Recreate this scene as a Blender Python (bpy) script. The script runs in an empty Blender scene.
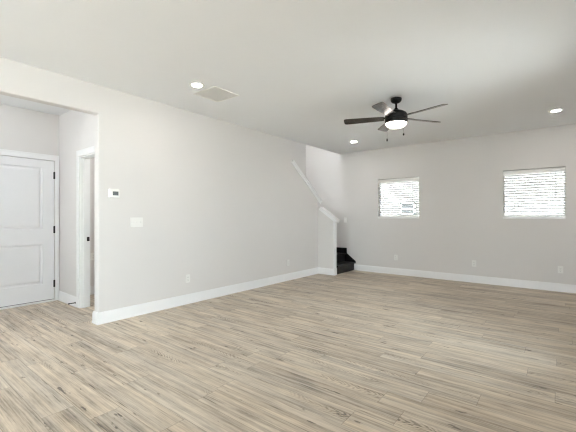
import bpy, bmesh, math, random
from mathutils import Vector, Matrix
random.seed(4)
S = bpy.context.scene
C = S.collection
PI = math.pi

# ------------------------------------------------------------------ camera
TH = 0.66734
cd = bpy.data.cameras.new('camera')
cd.sensor_width = 36.0
cd.lens = 36.0 * 345.02 / 576.0
cd.shift_y = 1.3 / 576.0
cd.clip_start = 0.05
cam = bpy.data.objects.new('camera', cd)
C.objects.link(cam)
cam.location = (0, 0, 1.2256)
cam.rotation_euler = (PI / 2, 0, TH)
S.camera = cam

# ------------------------------------------------------------------ sky, lights, exposure
SKY = 10.0
SUN = 32.0
W = bpy.data.worlds.new('overcast_sky')
S.world = W
W.use_nodes = True
bgn = W.node_tree.nodes['Background']
bgn.inputs['Color'].default_value = (0.81, 0.91, 1.0, 1)
bgn.inputs['Strength'].default_value = SKY

S.view_settings.view_transform = 'Standard'
S.view_settings.look = 'None'
S.view_settings.gamma = 1.0
S.view_settings.use_curve_mapping = False
S.view_settings.exposure = 1.36
S.cycles.max_bounces = 12
S.cycles.diffuse_bounces = 8
S.cycles.sample_clamp_indirect = 8.0
S.cycles.filter_width = 1.25
S.cycles.caustics_reflective = False
S.cycles.caustics_refractive = False

sl = bpy.data.lights.new('sun', 'SUN')
sl.energy = SUN
sl.angle = math.radians(0.6)
sl.color = (1.0, 0.975, 0.94)
so = bpy.data.objects.new('sun', sl)
C.objects.link(so)
so.rotation_euler = (math.radians(48), 0, math.radians(-8))   # shines along +Y, 42 degrees high

def portal(name, loc, rot, sx, sy):
    l = bpy.data.lights.new(name, 'AREA')
    l.shape = 'RECTANGLE'
    l.size, l.size_y = sx, sy
    l.cycles.is_portal = True
    o = bpy.data.objects.new(name, l)
    o.location = loc
    o.rotation_euler = rot
    C.objects.link(o)
    return o

def point(name, loc, power, color=(1, 1, 1), radius=0.05):
    l = bpy.data.lights.new(name, 'POINT')
    l.energy = power
    l.color = color
    l.shadow_soft_size = radius
    o = bpy.data.objects.new(name, l)
    o.location = loc
    C.objects.link(o)
    return o

def spot(name, loc, power, color=(1, 1, 1), angle=2.6, radius=0.06):
    l = bpy.data.lights.new(name, 'SPOT')
    l.energy = power
    l.color = color
    l.spot_size = angle
    l.spot_blend = 0.6
    l.shadow_soft_size = radius
    o = bpy.data.objects.new(name, l)
    o.location = loc
    C.objects.link(o)
    return o

# room dimensions (metres).  +Y runs along the long left wall towards the far wall
XL, XR = -4.149, 0.90          # left wall face, right wall face
YF, YB = 7.25, -4.2            # far wall face, back wall face
H = 2.74
T = 0.115                      # partition thickness
XD = -5.851                    # entry door wall face
YS = 1.925                     # face of the wall with the side doorway
XO = -5.133                    # outer wall of the stairwell
YK = 6.325                     # face of the knee wall
HOP = 2.415                    # head of the opening to the entry

WARM = (1.0, 0.90, 0.80)
portal('daylight_patio_door', (-1.35, YB - 0.06, 1.12), (PI / 2, 0, PI), 2.9, 2.2)
portal('daylight_side_window', (XR + 0.06, -1.65, 1.25), (PI / 2, 0, -PI / 2), 1.9, 2.0)
portal('daylight_fill_window', (XR + 0.06, 3.75, 1.45), (PI / 2, 0, -PI / 2), 1.3, 1.5)  # portal of the unseen window added to brighten the far end
portal('daylight_far_window', (-2.724, YF + 0.13, 1.63), (PI / 2, 0, 0), 0.88, 0.85)
portal('daylight_corner_window', (-0.362, YF + 0.13, 1.63), (PI / 2, 0, 0), 0.87, 0.85)
point('upstairs_hall_light', (-4.195, 3.4, 5.2), 50, (1.0, 0.98, 0.95), 0.03)
point('closet_fill', (-4.7, 2.75, 2.55), 5, (1.0, 0.97, 0.94), 0.10)  # added fill, brightens the small room; no lamp is seen there
point('entry_fill', (-5.05, 0.0, 2.6), 14, (0.94, 0.97, 1.0), 0.12)  # added fill for the entry hall, not a visible fixture

# ------------------------------------------------------------------ materials
def newmat(name):
    m = bpy.data.materials.new(name)
    m.use_nodes = True
    nt = m.node_tree
    b = nt.nodes['Principled BSDF']
    return m, nt, b

def mat(name, col, rough=0.5, metal=0.0, spec=0.5, bump=0.0, bscale=200.0, var=0.0, vscale=3.0):
    m, nt, b = newmat(name)
    b.inputs['Base Color'].default_value = (*col, 1)
    b.inputs['Roughness'].default_value = rough
    b.inputs['Metallic'].default_value = metal
    b.inputs['Specular IOR Level'].default_value = spec
    tc = nt.nodes.new('ShaderNodeTexCoord')
    if var > 0:
        n = nt.nodes.new('ShaderNodeTexNoise')
        n.inputs['Scale'].default_value = vscale
        n.inputs['Detail'].default_value = 4
        nt.links.new(tc.outputs['Object'], n.inputs['Vector'])
        r = nt.nodes.new('ShaderNodeValToRGB')
        r.color_ramp.elements[0].position = 0.3
        r.color_ramp.elements[1].position = 0.7
        r.color_ramp.elements[0].color = (*[c * (1 - var) for c in col], 1)
        r.color_ramp.elements[1].color = (*[min(1, c * (1 + var)) for c in col], 1)
        nt.links.new(n.outputs['Fac'], r.inputs['Fac'])
        nt.links.new(r.outputs['Color'], b.inputs['Base Color'])
    if bump > 0:
        n = nt.nodes.new('ShaderNodeTexNoise')
        n.inputs['Scale'].default_value = bscale
        n.inputs['Detail'].default_value = 3
        nt.links.new(tc.outputs['Object'], n.inputs['Vector'])
        bp = nt.nodes.new('ShaderNodeBump')
        bp.inputs['Strength'].default_value = bump
        bp.inputs['Distance'].default_value = 0.002
        nt.links.new(n.outputs['Fac'], bp.inputs['Height'])
        nt.links.new(bp.outputs['Normal'], b.inputs['Normal'])
    return m

def emit(name, col, strength):
    m, nt, b = newmat(name)
    b.inputs['Base Color'].default_value = (0.9, 0.9, 0.88, 1)
    b.inputs['Emission Color'].default_value = (*col, 1)
    b.inputs['Emission Strength'].default_value = strength
    return m

WALLP = mat('wall_paint', (0.716, 0.702, 0.69), 0.75, spec=0.25, bump=0.12, bscale=160, var=0.012, vscale=1.2)
CEILP = mat('ceiling_paint', (0.82, 0.84, 0.86), 0.85, spec=0.15, bump=0.15, bscale=120, var=0.01, vscale=1.0)
TRIM = mat('trim_paint', (0.84, 0.845, 0.85), 0.35, spec=0.4, var=0.01, vscale=6)
DOORP = mat('door_paint', (0.80, 0.81, 0.83), 0.4, spec=0.4, var=0.01, vscale=5)
PLASTIC = mat('white_plastic', (0.82, 0.82, 0.80), 0.35, spec=0.5, var=0.005)
VINYL = mat('white_vinyl', (0.85, 0.86, 0.86), 0.35, var=0.005)
SLATM = mat('blind_white', (0.91, 0.91, 0.90), 0.4, var=0.005)
BLACKM = mat('black_metal', (0.006, 0.006, 0.0065), 0.42, spec=0.3, var=0.1, vscale=30)
DARKP = mat('dark_slot', (0.03, 0.03, 0.03), 0.6, var=0.05)
SCREEN = mat('lcd_screen', (0.055, 0.06, 0.055), 0.25, var=0.05, vscale=60)
DIGIT = mat('lcd_digit', (0.25, 0.27, 0.25), 0.4, var=0.05)
GRILLE = mat('grille_white', (0.82, 0.82, 0.81), 0.5, var=0.01)
ALU = mat('threshold_metal', (0.80, 0.80, 0.79), 0.35, metal=0.1, var=0.05, vscale=20)
BRASS = mat('chain_metal', (0.12, 0.10, 0.08), 0.4, metal=0.9, var=0.1, vscale=50)
CONC = mat('concrete', (0.55, 0.54, 0.52), 0.9, bump=0.4, bscale=40, var=0.1, vscale=2)
SHINGLE = mat('roof_shingle', (0.18, 0.18, 0.19), 0.9, bump=0.5, bscale=30, var=0.2, vscale=8)

def stairmat():
    m, nt, b = newmat('black_stained_wood')
    tc = nt.nodes.new('ShaderNodeTexCoord')
    mp = nt.nodes.new('ShaderNodeMapping')
    mp.inputs['Scale'].default_value = (18, 2.0, 18)
    n = nt.nodes.new('ShaderNodeTexNoise')
    n.inputs['Scale'].default_value = 2.0
    n.inputs['Detail'].default_value = 6
    nt.links.new(tc.outputs['Object'], mp.inputs['Vector'])
    nt.links.new(mp.outputs['Vector'], n.inputs['Vector'])
    r = nt.nodes.new('ShaderNodeValToRGB')
    r.color_ramp.elements[0].color = (0.004, 0.004, 0.0045, 1)
    r.color_ramp.elements[1].color = (0.014, 0.013, 0.013, 1)
    nt.links.new(n.outputs['Fac'], r.inputs['Fac'])
    nt.links.new(r.outputs['Color'], b.inputs['Base Color'])
    b.inputs['Roughness'].default_value = 0.45
    b.inputs['Specular IOR Level'].default_value = 0.35
    return m
STAIR = stairmat()

def blademat():
    m, nt, b = newmat('dark_walnut_blade')
    tc = nt.nodes.new('ShaderNodeTexCoord')
    mp = nt.nodes.new('ShaderNodeMapping')
    mp.inputs['Scale'].default_value = (3, 40, 10)
    n = nt.nodes.new('ShaderNodeTexNoise')
    n.inputs['Scale'].default_value = 2.0
    n.inputs['Detail'].default_value = 6
    nt.links.new(tc.outputs['Object'], mp.inputs['Vector'])
    nt.links.new(mp.outputs['Vector'], n.inputs['Vector'])
    r = nt.nodes.new('ShaderNodeValToRGB')
    r.color_ramp.elements[0].color = (0.005, 0.004, 0.0038, 1)
    r.color_ramp.elements[1].color = (0.016, 0.013, 0.011, 1)
    nt.links.new(n.outputs['Fac'], r.inputs['Fac'])
    nt.links.new(r.outputs['Color'], b.inputs['Base Color'])
    b.inputs['Roughness'].default_value = 0.22
    b.inputs['Specular IOR Level'].default_value = 0.8
    b.inputs['Coat Weight'].default_value = 0.7
    b.inputs['Coat Roughness'].default_value = 0.25
    b.inputs['Coat IOR'].default_value = 1.5
    return m
BLADE = blademat()

def glassmat():
    m = bpy.data.materials.new('window_glass')
    m.use_nodes = True
    nt = m.node_tree
    nt.nodes.clear()
    out = nt.nodes.new('ShaderNodeOutputMaterial')
    mx = nt.nodes.new('ShaderNodeMixShader')
    fr = nt.nodes.new('ShaderNodeFresnel')
    fr.inputs['IOR'].default_value = 1.45
    tr = nt.nodes.new('ShaderNodeBsdfTransparent')
    tr.inputs['Color'].default_value = (0.73, 0.74, 0.735, 1)
    gl = nt.nodes.new('ShaderNodeBsdfGlossy')
    gl.inputs['Roughness'].default_value = 0.02
    nt.links.new(fr.outputs['Fac'], mx.inputs['Fac'])
    nt.links.new(tr.outputs['BSDF'], mx.inputs[1])
    nt.links.new(gl.outputs['BSDF'], mx.inputs[2])
    nt.links.new(mx.outputs['Shader'], out.inputs['Surface'])
    return m
GLASS = glassmat()

def stuccomat():
    m, nt, b = newmat('pale_stucco')
    tc = nt.nodes.new('ShaderNodeTexCoord')
    n = nt.nodes.new('ShaderNodeTexNoise')
    n.inputs['Scale'].default_value = 60
    nt.links.new(tc.outputs['Object'], n.inputs['Vector'])
    bp = nt.nodes.new('ShaderNodeBump')
    bp.inputs['Distance'].default_value = 0.003
    nt.links.new(n.outputs['Fac'], bp.inputs['Height'])
    nt.links.new(bp.outputs['Normal'], b.inputs['Normal'])
    b.inputs['Base Color'].default_value = (0.30, 0.285, 0.265, 1)
    b.inputs['Roughness'].default_value = 0.7
    return m
STUCCO = stuccomat()

def floormat():
    """light oak planks, 0.18 m wide and 1.22 m long, running along X"""
    m, nt, b = newmat('oak_plank_floor')
    N, L = nt.nodes.new, nt.links.new
    def math_(op, a, bb=None):
        n = N('ShaderNodeMath'); n.operation = op
        for i, v in enumerate((a, bb)):
            if v is None: continue
            if isinstance(v, (int, float)): n.inputs[i].default_value = v
            else: L(v, n.inputs[i])
        return n.outputs[0]
    tc = N('ShaderNodeTexCoord')
    sp = N('ShaderNodeSeparateXYZ')
    L(tc.outputs['Object'], sp.inputs['Vector'])
    x, y = sp.outputs['X'], sp.outputs['Y']
    PW, PL = 0.18, 1.22
    ry = math_('DIVIDE', y, PW)
    row = math_('FLOOR', ry)
    fy = math_('FRACT', ry)
    wn = N('ShaderNodeTexWhiteNoise'); wn.noise_dimensions = '1D'
    L(row, wn.inputs['W'])
    xo = math_('ADD', math_('DIVIDE', x, PL), math_('MULTIPLY', wn.outputs['Value'], 7.0))
    colm = math_('FLOOR', xo)
    fx = math_('FRACT', xo)
    cb = N('ShaderNodeCombineXYZ')
    L(row, cb.inputs['X']); L(colm, cb.inputs['Y'])
    pr = N('ShaderNodeTexWhiteNoise'); pr.noise_dimensions = '3D'
    L(cb.outputs[0], pr.inputs['Vector'])
    rnd = pr.outputs['Value']
    # grain coordinates, shifted per plank
    gx = math_('ADD', x, math_('MULTIPLY', rnd, 37.0))
    gy = math_('ADD', y, math_('MULTIPLY', rnd, 11.0))
    def vec(sx, sy):
        c = N('ShaderNodeCombineXYZ')
        L(math_('MULTIPLY', gx, sx), c.inputs['X']); L(math_('MULTIPLY', gy, sy), c.inputs['Y'])
        L(math_('MULTIPLY', rnd, 50.0), c.inputs['Z'])
        return c.outputs[0]
    def noise(v, scale, detail, rough=0.55, dist=0.0):
        n = N('ShaderNodeTexNoise')
        n.inputs['Scale'].default_value = scale
        n.inputs['Detail'].default_value = detail
        n.inputs['Roughness'].default_value = rough
        n.inputs['Distortion'].default_value = dist
        L(v, n.inputs['Vector'])
        return n.outputs['Fac']
    fine = noise(vec(4.0, 120), 1.0, 5, 0.7)
    strips = noise(vec(0.9, 34), 1.0, 4, 0.62)
    blot = noise(vec(2.2, 7.5), 1.0, 5, 0.65)
    wide = noise(vec(0.35, 9.0), 1.0, 2, 0.5)
    def band(v, lo, hi):
        mr = N('ShaderNodeMapRange')
        mr.inputs['From Min'].default_value = lo; mr.inputs['From Max'].default_value = hi
        L(v, mr.inputs['Value'])
        return mr.outputs['Result']
    # cathedral arches along the heart of some planks
    cy_ = math_('SUBTRACT', fy, 0.5)
    wob = noise(vec(3.0, 8.0), 1.0, 2)
    arch = math_('MULTIPLY', math_('ABSOLUTE', math_('ADD', cy_, math_('MULTIPLY', math_('SUBTRACT', wob, 0.5), 0.35))), 55.0)
    ph = math_('ADD', math_('ADD', math_('MULTIPLY', gx, 120.0), arch), math_('MULTIPLY', noise(vec(6.0, 16.0), 1.0, 4), 26.0))
    ring = math_('POWER', math_('ADD', math_('MULTIPLY', math_('SINE', ph), 0.5), 0.5), 1.6)
    mask = math_('MULTIPLY', band(math_('ABSOLUTE', cy_), 0.30, 0.12), band(noise(vec(1.1, 2.0), 1.0, 2), 0.50, 0.62))
    mask = math_('MULTIPLY', mask, math_('GREATER_THAN', rnd, 0.45))
    ring = math_('MULTIPLY', ring, mask)
    # knots and short dark checks
    knot = band(noise(vec(5.0, 20.0), 1.0, 3, 0.6), 0.66, 0.76)
    check = band(noise(vec(2.2, 70.0), 1.0, 2, 0.5), 0.70, 0.78)
    # combined tone
    t = math_('ADD', math_('MULTIPLY', fine, 0.40), math_('MULTIPLY', strips, 0.52))
    t = math_('ADD', t, math_('MULTIPLY', blot, 0.34))
    t = math_('ADD', t, math_('MULTIPLY', math_('SUBTRACT', rnd, 0.5), 0.09))
    t = math_('SUBTRACT', t, math_('MULTIPLY', ring, 0.16))
    t = math_('SUBTRACT', t, math_('MULTIPLY', knot, 0.34))
    t = math_('SUBTRACT', t, math_('MULTIPLY', check, 0.24))
    t = math_('ADD', math_('MULTIPLY', math_('SUBTRACT', t, 0.60), 1.5), 0.555)
    def ramp(cols):
        r = N('ShaderNodeValToRGB')
        els = r.color_ramp.elements
        els[0].position = cols[0][0]; els[0].color = (*cols[0][1], 1)
        els[1].position = cols[-1][0]; els[1].color = (*cols[-1][1], 1)
        for p, c in cols[1:-1]:
            e = els.new(p); e.color = (*c, 1)
        L(t, r.inputs['Fac'])
        return r.outputs['Color']
    ra = ramp([(0.30, (0.165, 0.135, 0.108)), (0.48, (0.430, 0.356, 0.276)), (0.62, (0.590, 0.500, 0.392)), (0.80, (0.755, 0.658, 0.528))])
    rb = ramp([(0.30, (0.150, 0.132, 0.112)), (0.48, (0.385, 0.342, 0.290)), (0.62, (0.530, 0.475, 0.405)), (0.80, (0.690, 0.628, 0.540))])
    mh = N('ShaderNodeMix'); mh.data_type = 'RGBA'
    L(math_('MULTIPLY', band(wide, 0.38, 0.66), 0.7), mh.inputs['Factor'])
    L(ra, mh.inputs['A']); L(rb, mh.inputs['B'])
    # joints
    dy = math_('MINIMUM', fy, math_('SUBTRACT', 1.0, fy))
    dx = math_('MINIMUM', fx, math_('SUBTRACT', 1.0, fx))
    jy = math_('LESS_THAN', dy, 0.0016 / PW)
    jx = math_('LESS_THAN', dx, 0.0016 / PL)
    j = math_('MAXIMUM', jy, jx)
    mixc = N('ShaderNodeMix'); mixc.data_type = 'RGBA'
    L(math_('MULTIPLY', j, 0.5), mixc.inputs['Factor'])
    L(mh.outputs['Result'], mixc.inputs['A'])
    mixc.inputs['B'].default_value = (0.10, 0.075, 0.055, 1)
    L(mixc.outputs['Result'], b.inputs['Base Color'])
    rr = N('ShaderNodeMapRange')
    rr.inputs['To Min'].default_value = 0.42; rr.inputs['To Max'].default_value = 0.58
    L(fine, rr.inputs['Value'])
    L(rr.outputs['Result'], b.inputs['Roughness'])
    b.inputs['Specular IOR Level'].default_value = 0.35
    bp = N('ShaderNodeBump')
    bp.inputs['Distance'].default_value = 0.0012
    bp.inputs['Strength'].default_value = 0.35
    L(math_('SUBTRACT', fine, math_('MULTIPLY', j, 0.8)), bp.inputs['Height'])
    L(bp.outputs['Normal'], b.inputs['Normal'])
    return m
FLOORM = floormat()

# ------------------------------------------------------------------ mesh helpers
def bx(bm, x0, x1, y0, y1, z0, z1, M=None):
    vs = [bm.verts.new(v) for v in ((x0, y0, z0), (x1, y0, z0), (x1, y1, z0), (x0, y1, z0),
                                    (x0, y0, z1), (x1, y0, z1), (x1, y1, z1), (x0, y1, z1))]
    for f in ((0, 3, 2, 1), (4, 5, 6, 7), (0, 1, 5, 4), (1, 2, 6, 5), (2, 3, 7, 6), (3, 0, 4, 7)):
        bm.faces.new([vs[i] for i in f])
    if M is not None:
        for v in vs: v.co = M @ v.co
    return vs

def prism(bm, pts, axis, a0, a1):
    """extrude a 2-D polygon along an axis; pts are the two other coordinates in xyz order"""
    def mk(p, a):
        if axis == 'x': return (a, p[0], p[1])
        if axis == 'y': return (p[0], a, p[1])
        return (p[0], p[1], a)
    A = [bm.verts.new(mk(p, a0)) for p in pts]
    B = [bm.verts.new(mk(p, a1)) for p in pts]
    bm.faces.new(A); bm.faces.new(B[::-1])
    n = len(pts)
    for i in range(n):
        bm.faces.new((A[i], B[i], B[(i + 1) % n], A[(i + 1) % n]))
    return A + B

def lathe(bm, prof, segs=32, M=None):
    rings, vs = [], []
    for r, z in prof:
        if r < 1e-6:
            ring = [bm.verts.new((0, 0, z))]
        else:
            ring = [bm.verts.new((r * math.cos(2 * PI * k / segs), r * math.sin(2 * PI * k / segs), z)) for k in range(segs)]
        rings.append(ring); vs += ring
    for a, b in zip(rings, rings[1:]):
        for k in range(segs):
            k2 = (k + 1) % segs
            if len(a) == 1 and len(b) == 1: continue
            if len(a) == 1: bm.faces.new((a[0], b[k2], b[k]))
            elif len(b) == 1: bm.faces.new((a[k], a[k2], b[0]))
            else: bm.faces.new((a[k], a[k2], b[k2], b[k]))
    if M is not None:
        for v in vs: v.co = M @ v.co
    return vs

def wall_holes(bm, u0, u1, z0, z1, holes, axis, a0, a1):
    """a slab with rectangular holes (ordered, non-overlapping in u) as boxes"""
    def b(ua, ub, za, zb):
        if ub - ua < 1e-5 or zb - za < 1e-5: return
        if axis == 'x': bx(bm, a0, a1, ua, ub, za, zb)
        else: bx(bm, ua, ub, a0, a1, za, zb)
    u = u0
    for (h0, h1, g0, g1) in sorted(holes):
        b(u, h0, z0, z1)
        b(h0, h1, z0, g0); b(h0, h1, g1, z1)
        u = h1
    b(u, u1, z0, z1)

def obj(name, bm, m, parent=None, loc=(0, 0, 0), rot=None, bevel=0.0, segs=2, smooth=False):
    bmesh.ops.recalc_face_normals(bm, faces=bm.faces)
    me = bpy.data.meshes.new(name)
    bm.to_mesh(me); bm.free()
    me.materials.append(m)
    if smooth:
        for p in me.polygons: p.use_smooth = True
    o = bpy.data.objects.new(name, me)
    C.objects.link(o)
    o.location = loc
    if rot: o.rotation_euler = rot
    if parent is not None: o.parent = parent
    if bevel > 0:
        md = o.modifiers.new('bevel', 'BEVEL')
        md.width = bevel; md.segments = segs; md.limit_method = 'ANGLE'; md.angle_limit = math.radians(35)
        if smooth is False:
            for p in me.polygons: p.use_smooth = False
    return o

def smooth_angle(o, deg=35):
    me = o.data
    for p in me.polygons: p.use_smooth = True
    me.set_sharp_from_angle(angle=math.radians(deg))

def struct(o, label=None, cat=None):
    o['kind'] = 'structure'
    if label: o['label'] = label
    if cat: o['category'] = cat
    return o

def empty(name, loc, rot=(0, 0, 0), label=None, cat=None, group=None):
    o = bpy.data.objects.new(name, None)
    o.empty_display_size = 0.1
    C.objects.link(o)
    o.location = loc; o.rotation_euler = rot
    if label: o['label'] = label
    if cat: o['category'] = cat
    if group: o['group'] = group
    return o

def dup(root, loc, rot=None, label=None):
    r = root.copy(); C.objects.link(r); r.location = loc
    if rot is not None: r.rotation_euler = rot
    if label: r['label'] = label
    for ch in list(root.children):
        c = ch.copy(); C.objects.link(c); c.parent = r
        for g in list(ch.children):
            d = g.copy(); C.objects.link(d); d.parent = c
    return r

NB = bmesh.new

# ------------------------------------------------------------------ room shell
bm = NB()
bx(bm, -6.3, XR + 0.15, YB - 0.15, YF + 0.12, -0.15, 0.0)
struct(obj('floor', bm, FLOORM), 'light oak plank floor running across the empty room', 'floor')

bm = NB()
bx(bm, XL, XR + 0.15, YB - 0.15, YF + 0.15, H, 3.04)
struct(obj('ceiling', bm, CEILP), 'flat matte white ceiling over the empty room', 'ceiling')
bm = NB()
bx(bm, XD - 0.15, XL, YB - 0.15, 3.40, H, 3.04)
struct(obj('ceiling_entry', bm, CEILP), 'white ceiling of the entry hall beyond the opening', 'ceiling')

# long left wall: opening to the entry, sloped top beside the stairs
CAPS = 0.752                    # slope of the stair rail wall
ZC0 = 2.338                     # wall height where the slope starts (y = 5.396)
YC0 = 5.396
zk = ZC0 - CAPS * (YK - YC0)
bm = NB()
prism(bm, [(YB - 0.15, 0), (0.10, 0), (0.10, HOP), (1.76, HOP), (1.76, 0), (YK, 0), (YK, zk), (YC0, ZC0), (YC0, 3.03), (YB - 0.15, 3.03)],
      'x', XL - T, XL)
struct(obj('wall_left', bm, WALLP, bevel=0.012, segs=3), 'long pale grey left wall with an opening to the entry and a stair slope', 'wall')

# knee wall at the foot of the stairs
XKE = -3.742
TK = 0.075
KZ = lambda x: 1.412 - 0.68 * (x + 4.07)     # its sloping top
KC0, KC1 = KZ(XL), KZ(XKE)
bm = NB()
prism(bm, [(XL - T, 0), (XKE, 0), (XKE, KC1 + 0.01), (XL, KC0 + 0.01), (XL - T, KC0 + 0.01)], 'y', YK, YK + TK)
struct(obj('wall_knee', bm, WALLP), 'short grey knee wall beside the foot of the black stairs', 'wall')

# far wall with two window openings, running on into the stairwell
WZ0, WZ1 = 1.198, 2.062
WINS = [(-3.170, -2.278), (-0.799, 0.073)]
bm = NB()
wall_holes(bm, XO - 0.15, XR + 0.15, 0, 5.5, [(a, b, WZ0, WZ1) for a, b in WINS], 'y', YF, YF + 0.15)
struct(obj('wall_far', bm, WALLP), 'far greige wall with two small high windows', 'wall')

# right wall and back wall (behind the camera) with their glazing
bm = NB()
wall_holes(bm, YB - 0.15, YF + 0.15, 0, H, [(-2.6, -0.7, 0.25, 2.25), (3.1, 4.4, 0.7, 2.2)], 'x', XR, XR + 0.15)  # the second opening is for the added fill window
struct(obj('wall_right', bm, WALLP), 'right wall of the room with a wide side window', 'wall')
bm = NB()
wall_holes(bm, XD - 0.15, XR + 0.15, 0, H, [(-2.8, 0.1, 0.02, 2.22)], 'y', YB - 0.15, YB)
struct(obj('wall_back', bm, WALLP), 'back wall with a wide glazed patio door', 'wall')

# entry: wall with the front door, wall with the side doorway, room behind it
DY0, DY1, DZ = 0.948, 1.862, 2.05
bm = NB()
wall_holes(bm, YB - 0.15, 3.40, 0, H, [(DY0 - 0.02, DY1 + 0.004, 0, DZ + 0.008)], 'x', XD - 0.15, XD)
struct(obj('wall_entry', bm, WALLP), 'entry hall wall around the white front door', 'wall')
SX0, SX1 = -5.085, -4.335       # side doorway
bm = NB()
wall_holes(bm, XD, XL - T, 0, H, [(SX0, SX1, 0, 2.045)], 'y', YS, YS + T)
struct(obj('wall_side', bm, WALLP), 'narrow entry hall wall holding the open side doorway', 'wall')
bm = NB()
bx(bm, XD, XL - T, 3.28, 3.40, 0, H)
struct(obj('wall_closet', bm, WALLP), 'back wall of the small room beyond the side doorway', 'wall')

# stairwell shaft going up to the floor above
bm = NB()
bx(bm, XO - 0.15, XO, 3.40, YF, 0, 5.5)
struct(obj('wall_stairwell', bm, WALLP), 'outer wall of the stairwell rising past the ceiling', 'wall')
bm = NB()
bx(bm, XL, XL + 0.12, 2.5, YF, 3.04, 5.5)
struct(obj('wall_upstairs', bm, WALLP), 'upper hall wall above the room ceiling', 'wall')
bm = NB()
bx(bm, XO - 0.15, XL, 2.4, 2.5, 3.04, 5.5)
struct(obj('wall_landing', bm, WALLP), 'end wall of the upper hall over the entry', 'wall')
bm = NB()
bx(bm, XO - 0.15, XL + 0.12, 2.4, YF + 0.15, 5.5, 5.6)
struct(obj('ceiling_stairwell', bm, CEILP), 'ceiling high over the stairwell', 'ceiling')

bm = NB()
bx(bm, -6.4, XR + 0.20, YB - 0.15, YF + 0.70, 5.6, 5.8)  # unseen slab added to keep sun off the neighbour and sky out of the shaft
struct(obj('roof', bm, SHINGLE), 'unseen roof slab with an eave, added to block sun and sky', 'roof')
bm = NB()
bx(bm, -6.4, XR + 0.15, 2.2, 2.4, 3.04, 5.6)
struct(obj('wall_upper', bm, WALLP), 'outer wall of the upper floor', 'wall')

# ------------------------------------------------------------------ baseboards
BH = 0.135
PROF = [(0, 0), (0.022, 0), (0.022, 0.008), (0.018, 0.018), (0.014, 0.022), (0.014, BH - 0.03), (0.009, BH - 0.012), (0.006, BH - 0.003), (0.003, BH), (0, BH)]
def baseboard(name, label, axis, face, sgn, a0, a1):
    """a board along 'x' or 'y' on the wall plane 'face', projecting in direction sgn"""
    bm = NB()
    pts = [(face + sgn * d, z) for d, z in PROF]
    if axis == 'y':     # runs along y, profile in xz
        prism(bm, pts, 'y', a0, a1)
    else:               # runs along x, profile in yz
        prism(bm, pts, 'x', a0, a1)
    o = struct(obj(name, bm, TRIM), label, 'baseboard')
    smooth_angle(o, 25)
    return o
baseboard('baseboard_left', 'white baseboard along the long left wall', 'y', XL, 1, 1.738, YK - 0.0)
baseboard('baseboard_end', 'white baseboard across the end of the left wall at the opening', 'x', 1.76, -1, XL - T - 0.014, XL + 0.002)
baseboard('baseboard_knee', 'white baseboard at the foot of the short knee wall', 'x', YK, -1, XL, XKE - 0.01)
baseboard('baseboard_far', 'white baseboard under the two windows of the far wall', 'x', YF, -1, -3.752, XR)
baseboard('baseboard_right', 'white baseboard of the right wall', 'y', XR, -1, YB, YF)
baseboard('baseboard_side', 'short white baseboard between the front door and the side doorway', 'x', YS, -1, XD, SX0 - 0.088)
baseboard('baseboard_closet', 'white baseboard in the small room beyond the side doorway', 'y', XD, 1, YS + T, 3.28)
baseboard('baseboard_back', 'white baseboard of the left wall behind the opening', 'y', XL, 1, YB, 0.10)
baseboard('baseboard_entry', 'white baseboard of the entry hall wall left of the front door', 'y', XD, 1, YB, DY0 - 0.10)

# ------------------------------------------------------------------ caps and trim of the stair wall
def sloped_cap(name, label, axis, u0, z0, u1, z1, a0, a1, th, apron=0.045):
    """a board following (u0,z0)-(u1,z1) lower line, spanning a0..a1 across; with a thin apron moulding"""
    bm = NB()
    d = math.hypot(u1 - u0, z1 - z0)
    nx, nz = -(z1 - z0) / d * th, (u1 - u0) / d * th
    if nz < 0: nx, nz = -nx, -nz
    prism(bm, [(u0, z0), (u1, z1), (u1 + nx, z1 + nz), (u0 + nx, z0 + nz)], axis, a0, a1)
    # apron mouldings just under both overhangs
    ax, az = -nx / th * apron, -nz / th * apron
    for s0, s1 in ((a0 + 0.008, a0 + 0.022), (a1 - 0.022, a1 - 0.008)):
        prism(bm, [(u0, z0), (u1, z1), (u1 + ax, z1 + az), (u0 + ax, z0 + az)], axis, s0, s1)
    o = struct(obj(name, bm, TRIM, bevel=0.004), label, 'trim')
    return o
sloped_cap('trim_1', 'long white sloping cap on the left wall beside the stairs', 'x',
           YC0, ZC0, YK + 0.11, ZC0 - CAPS * (YK + 0.11 - YC0), XL - T - 0.026, XL + 0.026, 0.036, 0.05)
sloped_cap('trim_2', 'short white sloping cap on the knee wall at the stair foot', 'y',
           XL + 0.055, KZ(XL + 0.055), XKE + 0.075, KZ(XKE + 0.075), YK - 0.025, YK + TK + 0.025, 0.030)
bm = NB()
bx(bm, XKE - 0.012, XKE + 0.010, YK - 0.012, YK + TK + 0.008, 0, KC1 - 0.012)
bx(bm, XKE - 0.014, XKE + 0.016, YK - 0.022, YK + TK + 0.014, 0, 0.15)
struct(obj('trim_3', bm, TRIM, bevel=0.003), 'white upright end board of the knee wall beside the black steps', 'trim')

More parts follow.
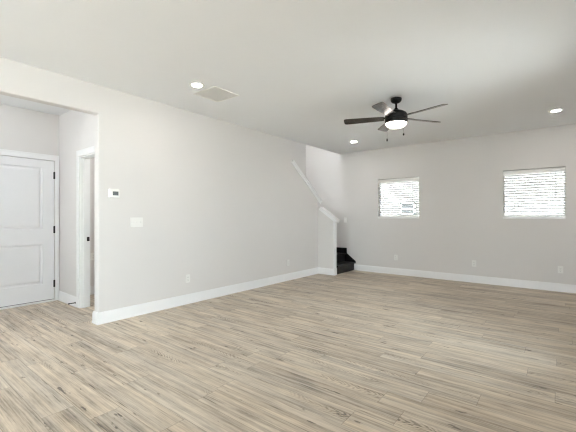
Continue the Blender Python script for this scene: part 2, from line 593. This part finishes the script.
# ------------------------------------------------------------------ stairs
RISE = 0.19
ST = empty('staircase', (-3.75, (YK + TK + YF) / 2, 0), label='black stained wooden stairs rising behind the knee wall in the far corner', cat='stairs')
def sp(name, bm, bevel=0.004, label=None):
    o = obj(name, bm, STAIR, bevel=bevel)
    o.parent = ST
    o.location = (-ST.location[0], -ST.location[1], 0)
    if label: o['label'] = label
    return o
y0, y1 = YK + TK + 0.016, YF - 0.003
XN1, XN2 = -3.708, -3.942
TT = 0.028
bm = NB(); bx(bm, XN1 - 0.065, XN1 - 0.045, y0, y1 - 0.02, 0, RISE - TT); sp('riser', bm)
bm = NB(); bx(bm, XN2 - 0.05, XN1, y0, y1, RISE - TT, RISE); sp('tread', bm, 0.009)
bm = NB(); bx(bm, XN2 - 0.065, XN2 - 0.045, y0, y1 - 0.02, RISE, 2 * RISE - TT); sp('riser', bm)
bm = NB(); bx(bm, XO + 0.003, XN2, y0, y1, 2 * RISE - TT, 2 * RISE); sp('landing', bm, 0.009)
# skirt board along the far wall, then the landing's black baseboard
bm = NB()
prism(bm, [(XN1 - 0.047, 0), (XN1 - 0.047, RISE - TT), (XN1 - 0.002, RISE - TT), (XN1 - 0.002, RISE + 0.02), (XN2, 2 * RISE + 0.005), (XN2, 2 * RISE + 0.125), (XO + 0.025, 2 * RISE + 0.125), (XO + 0.025, 0)],
      'y', YF - 0.019, YF - 0.001); sp('skirt_board', bm, 0.003)
bm = NB(); bx(bm, XO + 0.003, XO + 0.021, YK + TK + 0.016, YF - 0.02, 2 * RISE, 2 * RISE + 0.125); sp('skirt_board', bm, 0.003)
RUN = 0.215
for k in range(13):
    yy = YK + 0.05 - k * RUN
    z = (k + 3) * RISE
    x0, x1 = XO + 0.003, XL - T - 0.003
    bm = NB(); bx(bm, x0, x1, yy - 0.02, yy, z - RISE, z - TT); sp('riser', bm)
    bm = NB(); bx(bm, x0, x1, yy - RUN - 0.02, yy + 0.025, z - TT, z); sp('tread', bm, 0.009)

# ------------------------------------------------------------------ windows and blinds
def window(n, x0, x1, label):
    w = struct(empty('window_%d' % n, ((x0 + x1) / 2, YF + 0.10, WZ0)), label, 'window')
    cx = (x0 + x1) / 2
    hw, hh = (x1 - x0) / 2, WZ1 - WZ0
    bm = NB()   # vinyl frame set in the reveal
    f = 0.012
    bx(bm, -hw, -hw + f, -0.01, 0.05, 0, hh); bx(bm, hw - f, hw, -0.01, 0.05, 0, hh)
    bx(bm, -hw + f, hw - f, -0.01, 0.05, 0, f); bx(bm, -hw + f, hw - f, -0.01, 0.05, hh - f, hh)
    obj('window_frame', bm, VINYL, w, bevel=0.003)
    bm = NB(); bx(bm, -hw + f, hw - f, 0.018, 0.024, f, hh - f)
    obj('glass_pane', bm, GLASS, w)
    bm = NB(); bx(bm, -hw, hw, -0.106, -0.01, 0.0, 0.042)
    obj('window_sill', bm, TRIM, w, bevel=0.004)
    return w
window(1, *WINS[0], 'small square window in the far wall nearer the stairs')
window(2, *WINS[1], 'small square window in the far wall near the right edge')

def blind(x0, x1, label):
    hw = (x1 - x0) / 2 - 0.003
    zt = WZ1 - 0.014
    zb = WZ0 + 0.046
    b = empty('window_blind', ((x0 + x1) / 2, YF + 0.042, WZ0 + 0.042), label=label, cat='window blind', group='white slatted blinds in the far windows')
    Z = lambda z: z - (WZ0 + 0.042)
    bm = NB()
    bx(bm, -hw, hw, -0.028, 0.028, Z(zt - 0.045), Z(zt)); obj('headrail', bm, SLATM, b, bevel=0.003)
    bm = NB()
    prism(bm, [(-0.036, Z(zt - 0.068)), (-0.030, Z(zt - 0.068)), (-0.030, Z(zt - 0.004)), (-0.040, Z(zt - 0.004)), (-0.042, Z(zt - 0.012)), (-0.036, Z(zt - 0.022)), (-0.036, Z(zt - 0.058)), (-0.040, Z(zt - 0.064))], 'x', -hw, hw)
    obj('valance', bm, SLATM, b)
    bm = NB()
    n = 16
    ztop = zt - 0.085
    zbot = zb + 0.04
    tilt = math.radians(-10)
    for k in range(n):
        z = Z(ztop + (zbot - ztop) * k / (n - 1))
        M = Matrix.Translation((0, 0, z)) @ Matrix.Rotation(tilt, 4, 'X')
        # gently crowned slat
        prof = [(-0.025, -0.0022), (-0.012, -0.0004), (0, 0.0004), (0.012, -0.0004), (0.025, -0.0022), (0.025, 0.0018), (0.012, 0.0036), (0, 0.0044), (-0.012, 0.0036), (-0.025, 0.0018)]
        vs = prism(bm, prof, 'x', -hw, hw)
        for v in vs: v.co = M @ v.co
    obj('slats', bm, SLATM, b)
    bm = NB()
    bx(bm, -hw + 0.002, hw - 0.002, -0.025, 0.025, Z(zb), Z(zb + 0.018)); obj('bottom_rail', bm, SLATM, b, bevel=0.004)
    for x in (-hw * 0.62, hw * 0.62):
        bm = NB()
        for yy in (-0.027, 0.027):
            bx(bm, x - 0.0012, x + 0.0012, yy - 0.0008, yy + 0.0008, Z(zb + 0.01), Z(zt - 0.04))
        obj('ladder_cord', bm, SLATM, b)
    bm = NB()
    lathe(bm, [(0.0, 0), (0.0045, 0.004), (0.0042, 0.45), (0.003, 0.47), (0.0, 0.47)], 8, Matrix.Translation((hw * 0.72, -0.046, Z(zt - 0.53))))
    obj('tilt_wand', bm, mat('grey_wand_plastic', (0.45, 0.46, 0.48), 0.3, var=0.02), b, smooth=True)
    return b
blind(*WINS[0], 'white slatted blind in the window nearer the stairs')
blind(*WINS[1], 'white slatted blind in the window at the right edge')

# glazing behind the camera
def big_glazing(name, label, axis, face, a0, a1, z0, z1, n):
    w = struct(empty(name, (0, 0, 0)), label, 'window')
    bm = NB(); f = 0.05
    def b(ua, ub, za, zb, d=0.03):
        if axis == 'y': bx(bm, ua, ub, face - d, face + d, za, zb)
        else: bx(bm, face - d, face + d, ua, ub, za, zb)
    b(a0, a1, z0, z0 + f); b(a0, a1, z1 - f, z1)
    for k in range(n + 1):
        u = a0 + (a1 - a0) * k / n
        ua = min(max(u - f / 2, a0), a1 - f)
        b(ua, ua + f, z0 + f, z1 - f)
    obj('window_frame', bm, VINYL, w)
    bm = NB()
    b(a0 + f, a1 - f, z0 + f, z1 - f, 0.004)
    obj('glass_pane', bm, GLASS, w)
big_glazing('window_3', 'wide glazed patio door in the back wall', 'y', YB - 0.10, -2.8, 0.1, 0.02, 2.22, 2)
big_glazing('window_4', 'wide window in the right wall', 'x', XR + 0.10, -2.6, -0.7, 0.25, 2.25, 2)
big_glazing('window_5', 'unseen second window in the right wall, added to brighten the far end', 'x', XR + 0.10, 3.1, 4.4, 0.7, 2.2, 1)  # unseen glazing added to bring more light to the far end

# ------------------------------------------------------------------ front door and casings
D = struct(empty('door_1', (XD, DY1, 0)), 'white two-panel front door with black hinges in the entry hall', 'door')
DX = -0.004                     # leaf face a little behind the wall face
def door_leaf():
    """leaf in local coords: y from -(DY1-DY0) to 0, faces +x at DX, with two recessed moulded panels"""
    bm = NB()
    w = DY1 - DY0 - 0.003
    z0, z1 = 0.028, DZ
    st = 0.145
    panels = [(0.265, 0.84), (1.055, 1.94)]
    ys = [-w, -w + st, -st, -0.003]
    zs = [z0, panels[0][0], panels[0][1], panels[1][0], panels[1][1], z1]
    def q(a, b, c, d):
        bm.faces.new([bm.verts.new(p) for p in (a, b, c, d)])
    for i in range(3):
        for k in range(5):
            if i == 1 and k in (1, 3): continue
            q((DX, ys[i], zs[k]), (DX, ys[i + 1], zs[k]), (DX, ys[i + 1], zs[k + 1]), (DX, ys[i], zs[k + 1]))
    for za, zb in panels:
        rings = [(0, 0), (0.003, 0.009), (0.016, 0.015), (0.030, 0.016), (0.036, 0.008), (0.058, 0.004)]
        prev = None
        for ins, dep in rings:
            cur = [(DX - dep, ys[1] + ins, za + ins), (DX - dep, ys[2] - ins, za + ins), (DX - dep, ys[2] - ins, zb - ins), (DX - dep, ys[1] + ins, zb - ins)]
            if prev:
                for a in range(4):
                    q(prev[a], prev[(a + 1) % 4], cur[(a + 1) % 4], cur[a])
            prev = cur
        q(*prev)
    # edges and back
    B = DX - 0.044
    c = [(ys[0], z0), (ys[3], z0), (ys[3], z1), (ys[0], z1)]
    for a in range(4):
        p, r = c[a], c[(a + 1) % 4]
        q((DX, *p), (DX, *r), (B, *r), (B, *p))
    q(*[(B, *p) for p in c])
    bmesh.ops.remove_doubles(bm, verts=bm.verts, dist=1e-5)
    return bm
obj('door_leaf', door_leaf(), DOORP, D)
for z in (1.841, 1.045, 0.252):
    bm = NB()
    M = Matrix.Translation((0.009, 0.002, z - 0.05))
    lathe(bm, [(0, -0.006), (0.005, -0.003), (0.0085, 0.0), (0.0085, 0.1), (0.005, 0.103), (0, 0.106)], 12, M)
    bx(bm, -0.003, 0.004, -0.012, 0.012, z - 0.05, z + 0.05)
    o = obj('hinge', bm, BLACKM, D); o['label'] = 'black hinge'
bm = NB()
M = Matrix.Translation((DX, -(DY1 - DY0) + 0.07, 0.95)) @ Matrix.Rotation(PI / 2, 4, 'Y')
lathe(bm, [(0, 0), (0.032, 0), (0.032, 0.008), (0.012, 0.012), (0.010, 0.035), (0.026, 0.045), (0.029, 0.06), (0.02, 0.072), (0, 0.074)], 20, M)
obj('door_knob', bm, BLACKM, D, smooth=True)
bm = NB()
bx(bm, -0.15, 0.035, DY0 - DY1 - 0.018, 0.002, 0.0, 0.014)
bx(bm, -0.15, -0.005, DY0 - DY1 - 0.018, 0.002, 0.014, 0.020)
obj('threshold', bm, ALU, D, bevel=0.003)
bm = NB()
wd = DY1 - DY0
for (ya, yb, za, zb) in ((-wd - 0.02, -wd + 0.014, 0.0, DZ + 0.008), (-0.014, 0.004, 0.0, DZ + 0.008), (-wd + 0.014, -0.014, DZ - 0.012, DZ + 0.008)):
    bx(bm, -0.15, DX - 0.046, ya, yb, za, zb)
obj('door_frame', bm, TRIM, D)
bm = NB()
bx(bm, DX - 0.040, DX - 0.006, DY0 - DY1 + 0.003, -0.004, 0.020, 0.030)
o = obj('door_sweep', bm, DARKP, D); o['label'] = 'dark rubber sweep'

def casing(name, label, axis, face, sgn, a0, a1, ztop, w=0.083, th=0.016, left=True, right=True, w_r=None):
    """door casing around a0..a1 on plane 'face'"""
    w_r = w_r or w
    bm = NB()
    def b(ua, ub, za, zb, t):
        p, q2 = sorted((face, face + sgn * t))
        if axis == 'x': bx(bm, ua, ub, p, q2, za, zb)
        else: bx(bm, p, q2, ua, ub, za, zb)
    if left:
        b(a0 - w, a0, 0, ztop, th); b(a0 - w, a0 - w + 0.02, 0, ztop + w - 0.02, th + 0.004)
    if right:
        b(a1, a1 + w_r, 0, ztop, th); b(a1 + w_r - 0.02, a1 + w_r, 0, ztop + w - 0.02, th + 0.004)
    b(a0 - (w if left else 0), a1 + (w_r if right else 0), ztop, ztop + w, th)
    b(a0 - (w if left else 0), a1 + (w_r if right else 0), ztop + w - 0.02, ztop + w, th + 0.004)
    return struct(obj(name, bm, TRIM, bevel=0.002), label, 'trim')
casing('trim_4', 'white casing around the front door', 'y', XD, 1, DY0 - 0.016, DY1 + 0.006, DZ + 0.006, w=0.08, w_r=0.05)
casing('trim_5', 'white casing around the open side doorway', 'x', YS, -1, SX0, SX1, 2.045, w_r=0.065)
# jamb lining of the side doorway with its stop
D2 = struct(empty('door_2', (SX0, YS, 0)), 'open side doorway with white jambs off the entry hall', 'doorway')
bm = NB()
ww = SX1 - SX0
bx(bm, 0.0, 0.016, -0.002, T + 0.002, 0, 2.045); bx(bm, ww - 0.016, ww, -0.002, T + 0.002, 0, 2.045)
bx(bm, 0.016, ww - 0.016, -0.002, T + 0.002, 2.029, 2.045)
obj('jamb', bm, TRIM, D2, bevel=0.002)
bm = NB()
bx(bm, 0.016, 0.028, 0.03, 0.065, 0, 2.029); bx(bm, ww - 0.028, ww - 0.016, 0.03, 0.065, 0, 2.029)
bx(bm, 0.028, ww - 0.028, 0.03, 0.065, 2.017, 2.029)
obj('jamb_stop', bm, TRIM, D2, bevel=0.002)
bm = NB()
bx(bm, 0.0155, 0.0185, 0.074, 0.108, 0.90, 0.957)
o = obj('strike_plate', bm, BLACKM, D2, bevel=0.002); o['label'] = 'black strike plate'
bm = NB(); bx(bm, 0.0184, 0.0190, 0.084, 0.098, 0.914, 0.942)
obj('latch_hole', bm, DARKP, D2)

# ------------------------------------------------------------------ wall plates
def rounded_plate(bm, w, h, d, r=0.006):
    """plate in the local xz plane, front towards -y"""
    pts = []
    for cxs, czs, a0 in ((1, 1, 0), (-1, 1, PI / 2), (-1, -1, PI), (1, -1, 1.5 * PI)):
        for k in range(4):
            a = a0 + k / 3 * PI / 2
            pts.append((cxs * (w / 2 - r) + r * math.cos(a), czs * (h / 2 - r) + r * math.sin(a)))
    A = [bm.verts.new((x, 0, z)) for x, z in pts]
    B = [bm.verts.new((x, -d * 0.6, z)) for x, z in pts]
    F = [bm.verts.new((x * (1 - 0.006 / w), -d, z * (1 - 0.006 / h))) for x, z in pts]
    n = len(pts)
    for P, Q in ((A, B), (B, F)):
        for i in range(n): bm.faces.new((P[i], P[(i + 1) % n], Q[(i + 1) % n], Q[i]))
    bm.faces.new(A); bm.faces.new(F)

def outlet(loc, rz, label):
    o = empty('wall_outlet', loc, (0, 0, rz), label, 'outlet', 'white duplex outlets low on the walls')
    bm = NB(); rounded_plate(bm, 0.072, 0.117, 0.006); obj('cover_plate', bm, PLASTIC, o)
    for s in (-1, 1):
        bm = NB()
        M = Matrix.Translation((0, -0.006, s * 0.0195)) @ Matrix.Rotation(PI / 2, 4, 'X') @ Matrix.Scale(0.85, 4, (0, 1, 0))
        lathe(bm, [(0, 0.003), (0.0155, 0.003), (0.0168, 0.0015), (0.0168, -0.001)], 20, M)
        rcp = obj('receptacle', bm, PLASTIC, o)
        bm = NB()
        for x, hh in ((-0.0065, 0.0045), (0.0065, 0.0038)):
            bx(bm, x - 0.0011, x + 0.0011, -0.0095, -0.0088, s * 0.0195 + 0.002 - hh, s * 0.0195 + 0.002 + hh)
        bx(bm, -0.0022, 0.0022, -0.0095, -0.0088, s * 0.0195 - 0.0115, s * 0.0195 - 0.0075)
        obj('slot', bm, DARKP, rcp)
    bm = NB()
    lathe(bm, [(0, 0.0012), (0.003, 0.001), (0.0034, 0)], 10, Matrix.Translation((0, -0.006, 0)) @ Matrix.Rotation(PI / 2, 4, 'X'))
    obj('screw', bm, ALU, o)
    return o
RZL = PI / 2                   # facing +x on the left wall
o1 = outlet((XL, 2.965, 0.356), RZL, 'white outlet on the left wall, nearer the camera')
for loc, rz, lab in (((XL, 5.266, 0.343), RZL, 'white outlet on the left wall near the knee wall'),
                     ((-2.762, YF, 0.362), 0.0, 'white outlet on the far wall below the window nearer the stairs'),
                     ((-1.266, YF, 0.358), 0.0, 'white outlet on the far wall between the two windows'),
                     ((0.008, YF, 0.362), 0.0, 'white outlet on the far wall below the right-hand window'),
                     ((XD, 2.40, 0.60), RZL, 'small white outlet seen through the side doorway')):
    dup(o1, loc, (0, 0, rz), lab)

def switch_plate(loc, rz, gangs, label, group=None):
    o = empty('light_switch', loc, (0, 0, rz), label, 'light switch')
    w = 0.072 + 0.0465 * (gangs - 1)
    bm = NB(); rounded_plate(bm, w, 0.120, 0.006); obj('cover_plate', bm, PLASTIC, o)
    for k in range(gangs):
        x = (k - (gangs - 1) / 2) * 0.0465
        bm = NB(); bx(bm, x - 0.0055, x + 0.0055, -0.0075, -0.005, -0.0125, 0.0125)
        tg = obj('toggle_slot', bm, GRILLE, o)
        bm = NB()
        prism(bm, [(-0.006, -0.004), (-0.018, 0.004), (-0.018, 0.011), (-0.006, 0.007)], 'x', x - 0.004, x + 0.004)
        obj('toggle', bm, PLASTIC, tg, bevel=0.001)
        for s in (-1, 1):
            bm = NB()
            lathe(bm, [(0, 0.0012), (0.003, 0.001), (0.0034, 0)], 10, Matrix.Translation((x, -0.006, s * 0.042)) @ Matrix.Rotation(PI / 2, 4, 'X'))
            obj('screw', bm, ALU, o)
    return o
switch_plate((XL, 2.213, 1.164), RZL, 3, 'wide white three-gang switch plate on the left wall below the thermostat')
switch_plate((-3.985, YF, 1.160), 0.0, 1, 'small white switch plate on the far wall above the black stairs')

# thermostat
tcy, tcz = 1.930, 1.509
t = empty('thermostat', (XL, tcy, tcz), (0, 0, RZL), 'white thermostat with a small dark screen on the left wall near the opening', 'thermostat')
bm = NB(); rounded_plate(bm, 0.122, 0.102, 0.028, 0.010); obj('body', bm, PLASTIC, t)
bm = NB(); bx(bm, -0.022, 0.044, -0.0295, -0.0275, -0.025, 0.022); scr = obj('screen', bm, SCREEN, t, bevel=0.001); scr['label'] = 'dark grey screen'
for z in (0.012, -0.014):
    bm = NB(); bx(bm, -0.050, -0.034, -0.030, -0.0275, z - 0.006, z + 0.006); obj('button', bm, GRILLE, t, bevel=0.001)

# door stop on the side baseboard
ds = empty('door_stop', (-5.215, YS - 0.014, 0.055), (PI / 2, 0, 0), 'black spring door stop on the short baseboard beside the side doorway', 'door stop')
bm = NB(); lathe(bm, [(0, 0), (0.012, 0), (0.012, 0.004), (0.008, 0.008), (0, 0.008)], 16); obj('base', bm, BLACKM, ds, smooth=False)
bm = NB()
prof = [(0.0, 0.006)]
for k in range(18):
    z = 0.007 + k * 0.0036
    prof += [(0.0075, z), (0.0058, z + 0.0018)]
prof.append((0.0, 0.072))
lathe(bm, prof, 14); obj('spring', bm, BLACKM, ds)
bm = NB(); lathe(bm, [(0, 0.070), (0.0085, 0.070), (0.0095, 0.074), (0.0095, 0.086), (0.007, 0.090), (0, 0.091)], 16); obj('rubber_tip', bm, BLACKM, ds)

# ------------------------------------------------------------------ ceiling: vent, downlights
v = empty('air_vent', (-3.323, 2.791, H), label='square white return air grille on the ceiling beside a downlight', cat='vent')
w, d = 0.205, 0.193
bm = NB(); fb = 0.024
for (xa, xb, ya, yb) in ((-w, w, -d, -d + fb), (-w, w, d - fb, d), (-w, -w + fb, -d + fb, d - fb), (w - fb, w, -d + fb, d - fb)):
    bx(bm, xa, xb, ya, yb, -0.010, 0.0)
obj('frame', bm, PLASTIC, v, bevel=0.003)
bm = NB()
n = 22
for k in range(n):
    yy = -d + fb + (k + 0.5) * (2 * d - 2 * fb) / n
    M = Matrix.Translation((0, yy, -0.0055)) @ Matrix.Rotation(math.radians(12), 4, 'X')
    bx(bm, -w + fb, w - fb, -0.0073, 0.0073, -0.0006, 0.0006, M)
obj('louvers', bm, GRILLE, v)
bm = NB(); bx(bm, -w + fb, w - fb, -d + fb, d - fb, -0.0008, -0.0002); obj('backing', bm, GRILLE, v)

LENS = emit('downlight_lens', (1.0, 0.92, 0.86), 70.0)
def downlight(loc, label):
    o = empty('ceiling_downlight', loc, label=label, cat='downlight', group='round recessed ceiling downlights')
    bm = NB(); lathe(bm, [(0.054, -0.004), (0.062, -0.007), (0.080, -0.006), (0.086, -0.002), (0.086, 0.0)], 40); obj('trim_ring', bm, PLASTIC, o, smooth=True)
    bm = NB(); lathe(bm, [(0.0, -0.0052), (0.054, -0.0048), (0.056, -0.001)], 40); obj('lens', bm, LENS, o, smooth=True)
    return o
d1 = downlight((-3.265, 2.46, H), 'downlight on the ceiling beside the square air grille')
for loc, lab in (((-3.239, 6.24, H), 'small downlight on the ceiling near the stairwell corner'),
                 ((-0.043, 6.20, H), 'downlight on the ceiling above the right-hand window')):
    dup(d1, loc, None, lab)
# ------------------------------------------------------------------ ceiling fan
FX, FY = -1.640, 4.309
F = empty('ceiling_fan', (FX, FY, H), label='black five-blade ceiling fan with a glowing glass bowl light', cat='ceiling fan')
bm = NB(); lathe(bm, [(0, 0), (0.068, 0), (0.069, -0.012), (0.066, -0.030), (0.054, -0.048), (0.030, -0.060), (0.018, -0.064), (0, -0.064)], 40)
smooth_angle(obj('canopy', bm, BLACKM, F))
bm = NB(); lathe(bm, [(0.0125, -0.06), (0.0125, -0.125), (0.022, -0.128), (0.028, -0.140), (0.030, -0.150)], 24)
smooth_angle(obj('downrod', bm, BLACKM, F))
bm = NB(); lathe(bm, [(0.026, -0.140), (0.046, -0.150), (0.085, -0.165), (0.118, -0.185), (0.134, -0.206), (0.139, -0.225), (0.139, -0.262),
                      (0.134, -0.266), (0.134, -0.271), (0.140, -0.275), (0.140, -0.306), (0.135, -0.314), (0.128, -0.318), (0.0, -0.318)], 56)
smooth_angle(obj('motor_housing', bm, BLACKM, F))
bm = NB(); lathe(bm, [(0.129, -0.316), (0.128, -0.324), (0.122, -0.338), (0.108, -0.352), (0.086, -0.364), (0.058, -0.372), (0.030, -0.376), (0, -0.377)], 48)
g = obj('light_bowl', bm, emit('frosted_bowl_glow', (1.0, 0.90, 0.82), 4.0), F, smooth=True); g['label'] = 'frosted white glass bowl, lit'
def blade_bm():
    bm = NB()
    # outline in local xy (x outwards), rounded tip corners
    pts = [(0.150, -0.052), (0.30, -0.060), (0.50, -0.067), (0.625, -0.070)]
    tip = [(0.645, -0.066), (0.657, -0.054), (0.661, -0.035)]
    low = pts + tip
    up = [(x, -y) for x, y in reversed(low)]
    prism(bm, low + up, 'z', -0.0035, 0.0035)
    return bm
PITCH = math.radians(12.5)
blade0 = None
for k in range(5):
    ang = math.radians(200.6 + 72 * k)
    # the anticlockwise edge (local +y) is raised
    if blade0 is None:
        blade0 = obj('blade', blade_bm(), BLADE, F, bevel=0.002); b = blade0
        ib = NB()
        bx(ib, 0.110, 0.165, -0.018, 0.018, 0.002, 0.010)
        prism(ib, [(0.150, -0.020), (0.235, -0.040), (0.255, -0.030), (0.255, 0.030), (0.235, 0.040), (0.150, 0.020)], 'z', 0.0036, 0.0085)
        iron = obj('blade_iron', ib, BLACKM, blade0, bevel=0.001)
    else:
        b = blade0.copy(); C.objects.link(b); b.parent = F
        ii = iron.copy(); C.objects.link(ii); ii.parent = b
    b.location = (0, 0, -0.246)
    b.rotation_euler = (Matrix.Rotation(ang, 3, 'Z') @ Matrix.Rotation(PITCH, 3, 'X')).to_euler()
CB = NB()
def chain(lat, dep, z_end, name='pull_chain', bead=0.011):
    c, s = math.cos(TH), math.sin(TH)
    x, y = lat * c - dep * s, lat * s + dep * c
    zz = z_end - H
    bm = NB()
    zt = -0.318
    n = int((zt - zz - 0.02) / 0.006)
    for k in range(n):
        M = Matrix.Translation((x, y, zt - k * 0.006))
        lathe(bm, [(0, 0.003), (0.0013, 0.0015), (0.0013, -0.0015), (0, -0.003)], 5, M)
    ch = obj(name, bm, BRASS, F)
    bm = NB()
    lathe(bm, [(0, 0.024), (0.003, 0.022), (0.007, 0.012), (bead, 0.002), (bead, -0.006), (0.006, -0.014), (0, -0.016)], 14, Matrix.Translation((x, y, zz)))
    obj('chain_pendant', bm, BLACKM, ch, smooth=True)
chain(0.112, 0.05, 2.295)
chain(-0.115, 0.0, 2.209, bead=0.009)
CB.free()

# ------------------------------------------------------------------ outside
bm = NB(); bx(bm, -30, 30, -30, 40, -0.5, -0.20)
struct(obj('ground_outside', bm, CONC), 'pale ground outside the windows', 'ground')
bm = NB(); bx(bm, -12, 8, YF + 0.15, YF + 3.4, -0.20, -0.17)  # dark strip added to cut light bounced onto blinds and neighbour wall
struct(obj('ground_bounce_cut', bm, mat('dark_bounce_cut', (0.09, 0.075, 0.06), 0.95, bump=0.6, bscale=30, var=0.3, vscale=12)), 'unseen dark ground strip added to cut light bounced onto the blinds', 'ground')
hs = empty('neighbour_house', (-4.5, YF + 3.4, -0.2), label='pale neighbouring house with a small window seen through the blinds', cat='house')
bm = NB(); bx(bm, -9.0, 12.0, 0, 6.0, 0, 6.2); obj('wall', bm, STUCCO, hs)
bm = NB(); prism(bm, [(-0.4, 6.2), (6.4, 6.2), (3.0, 8.2)], 'x', -9.4, 12.4); obj('roof', bm, SHINGLE, hs)
bm = NB()
wx0, wx1, wz0, wz1 = 0.585, 1.050, 1.50, 1.88
for (a, b_, c_, d_) in ((wx0, wx1, wz0, wz0 + 0.05), (wx0, wx1, wz1 - 0.05, wz1), (wx0, wx0 + 0.05, wz0, wz1), (wx1 - 0.05, wx1, wz0, wz1), (wx0, wx1, (wz0 + wz1) / 2 - 0.02, (wz0 + wz1) / 2 + 0.02)):
    bx(bm, a, b_, -0.04, 0.0, c_, d_)
fr = obj('window_frame', bm, VINYL, hs)
bm = NB(); bx(bm, wx0 + 0.05, wx1 - 0.05, -0.015, 0.0, wz0 + 0.05, wz1 - 0.05); obj('pane', bm, mat('grey_pane', (0.13, 0.135, 0.14), 0.15, spec=0.5, var=0.02), fr)
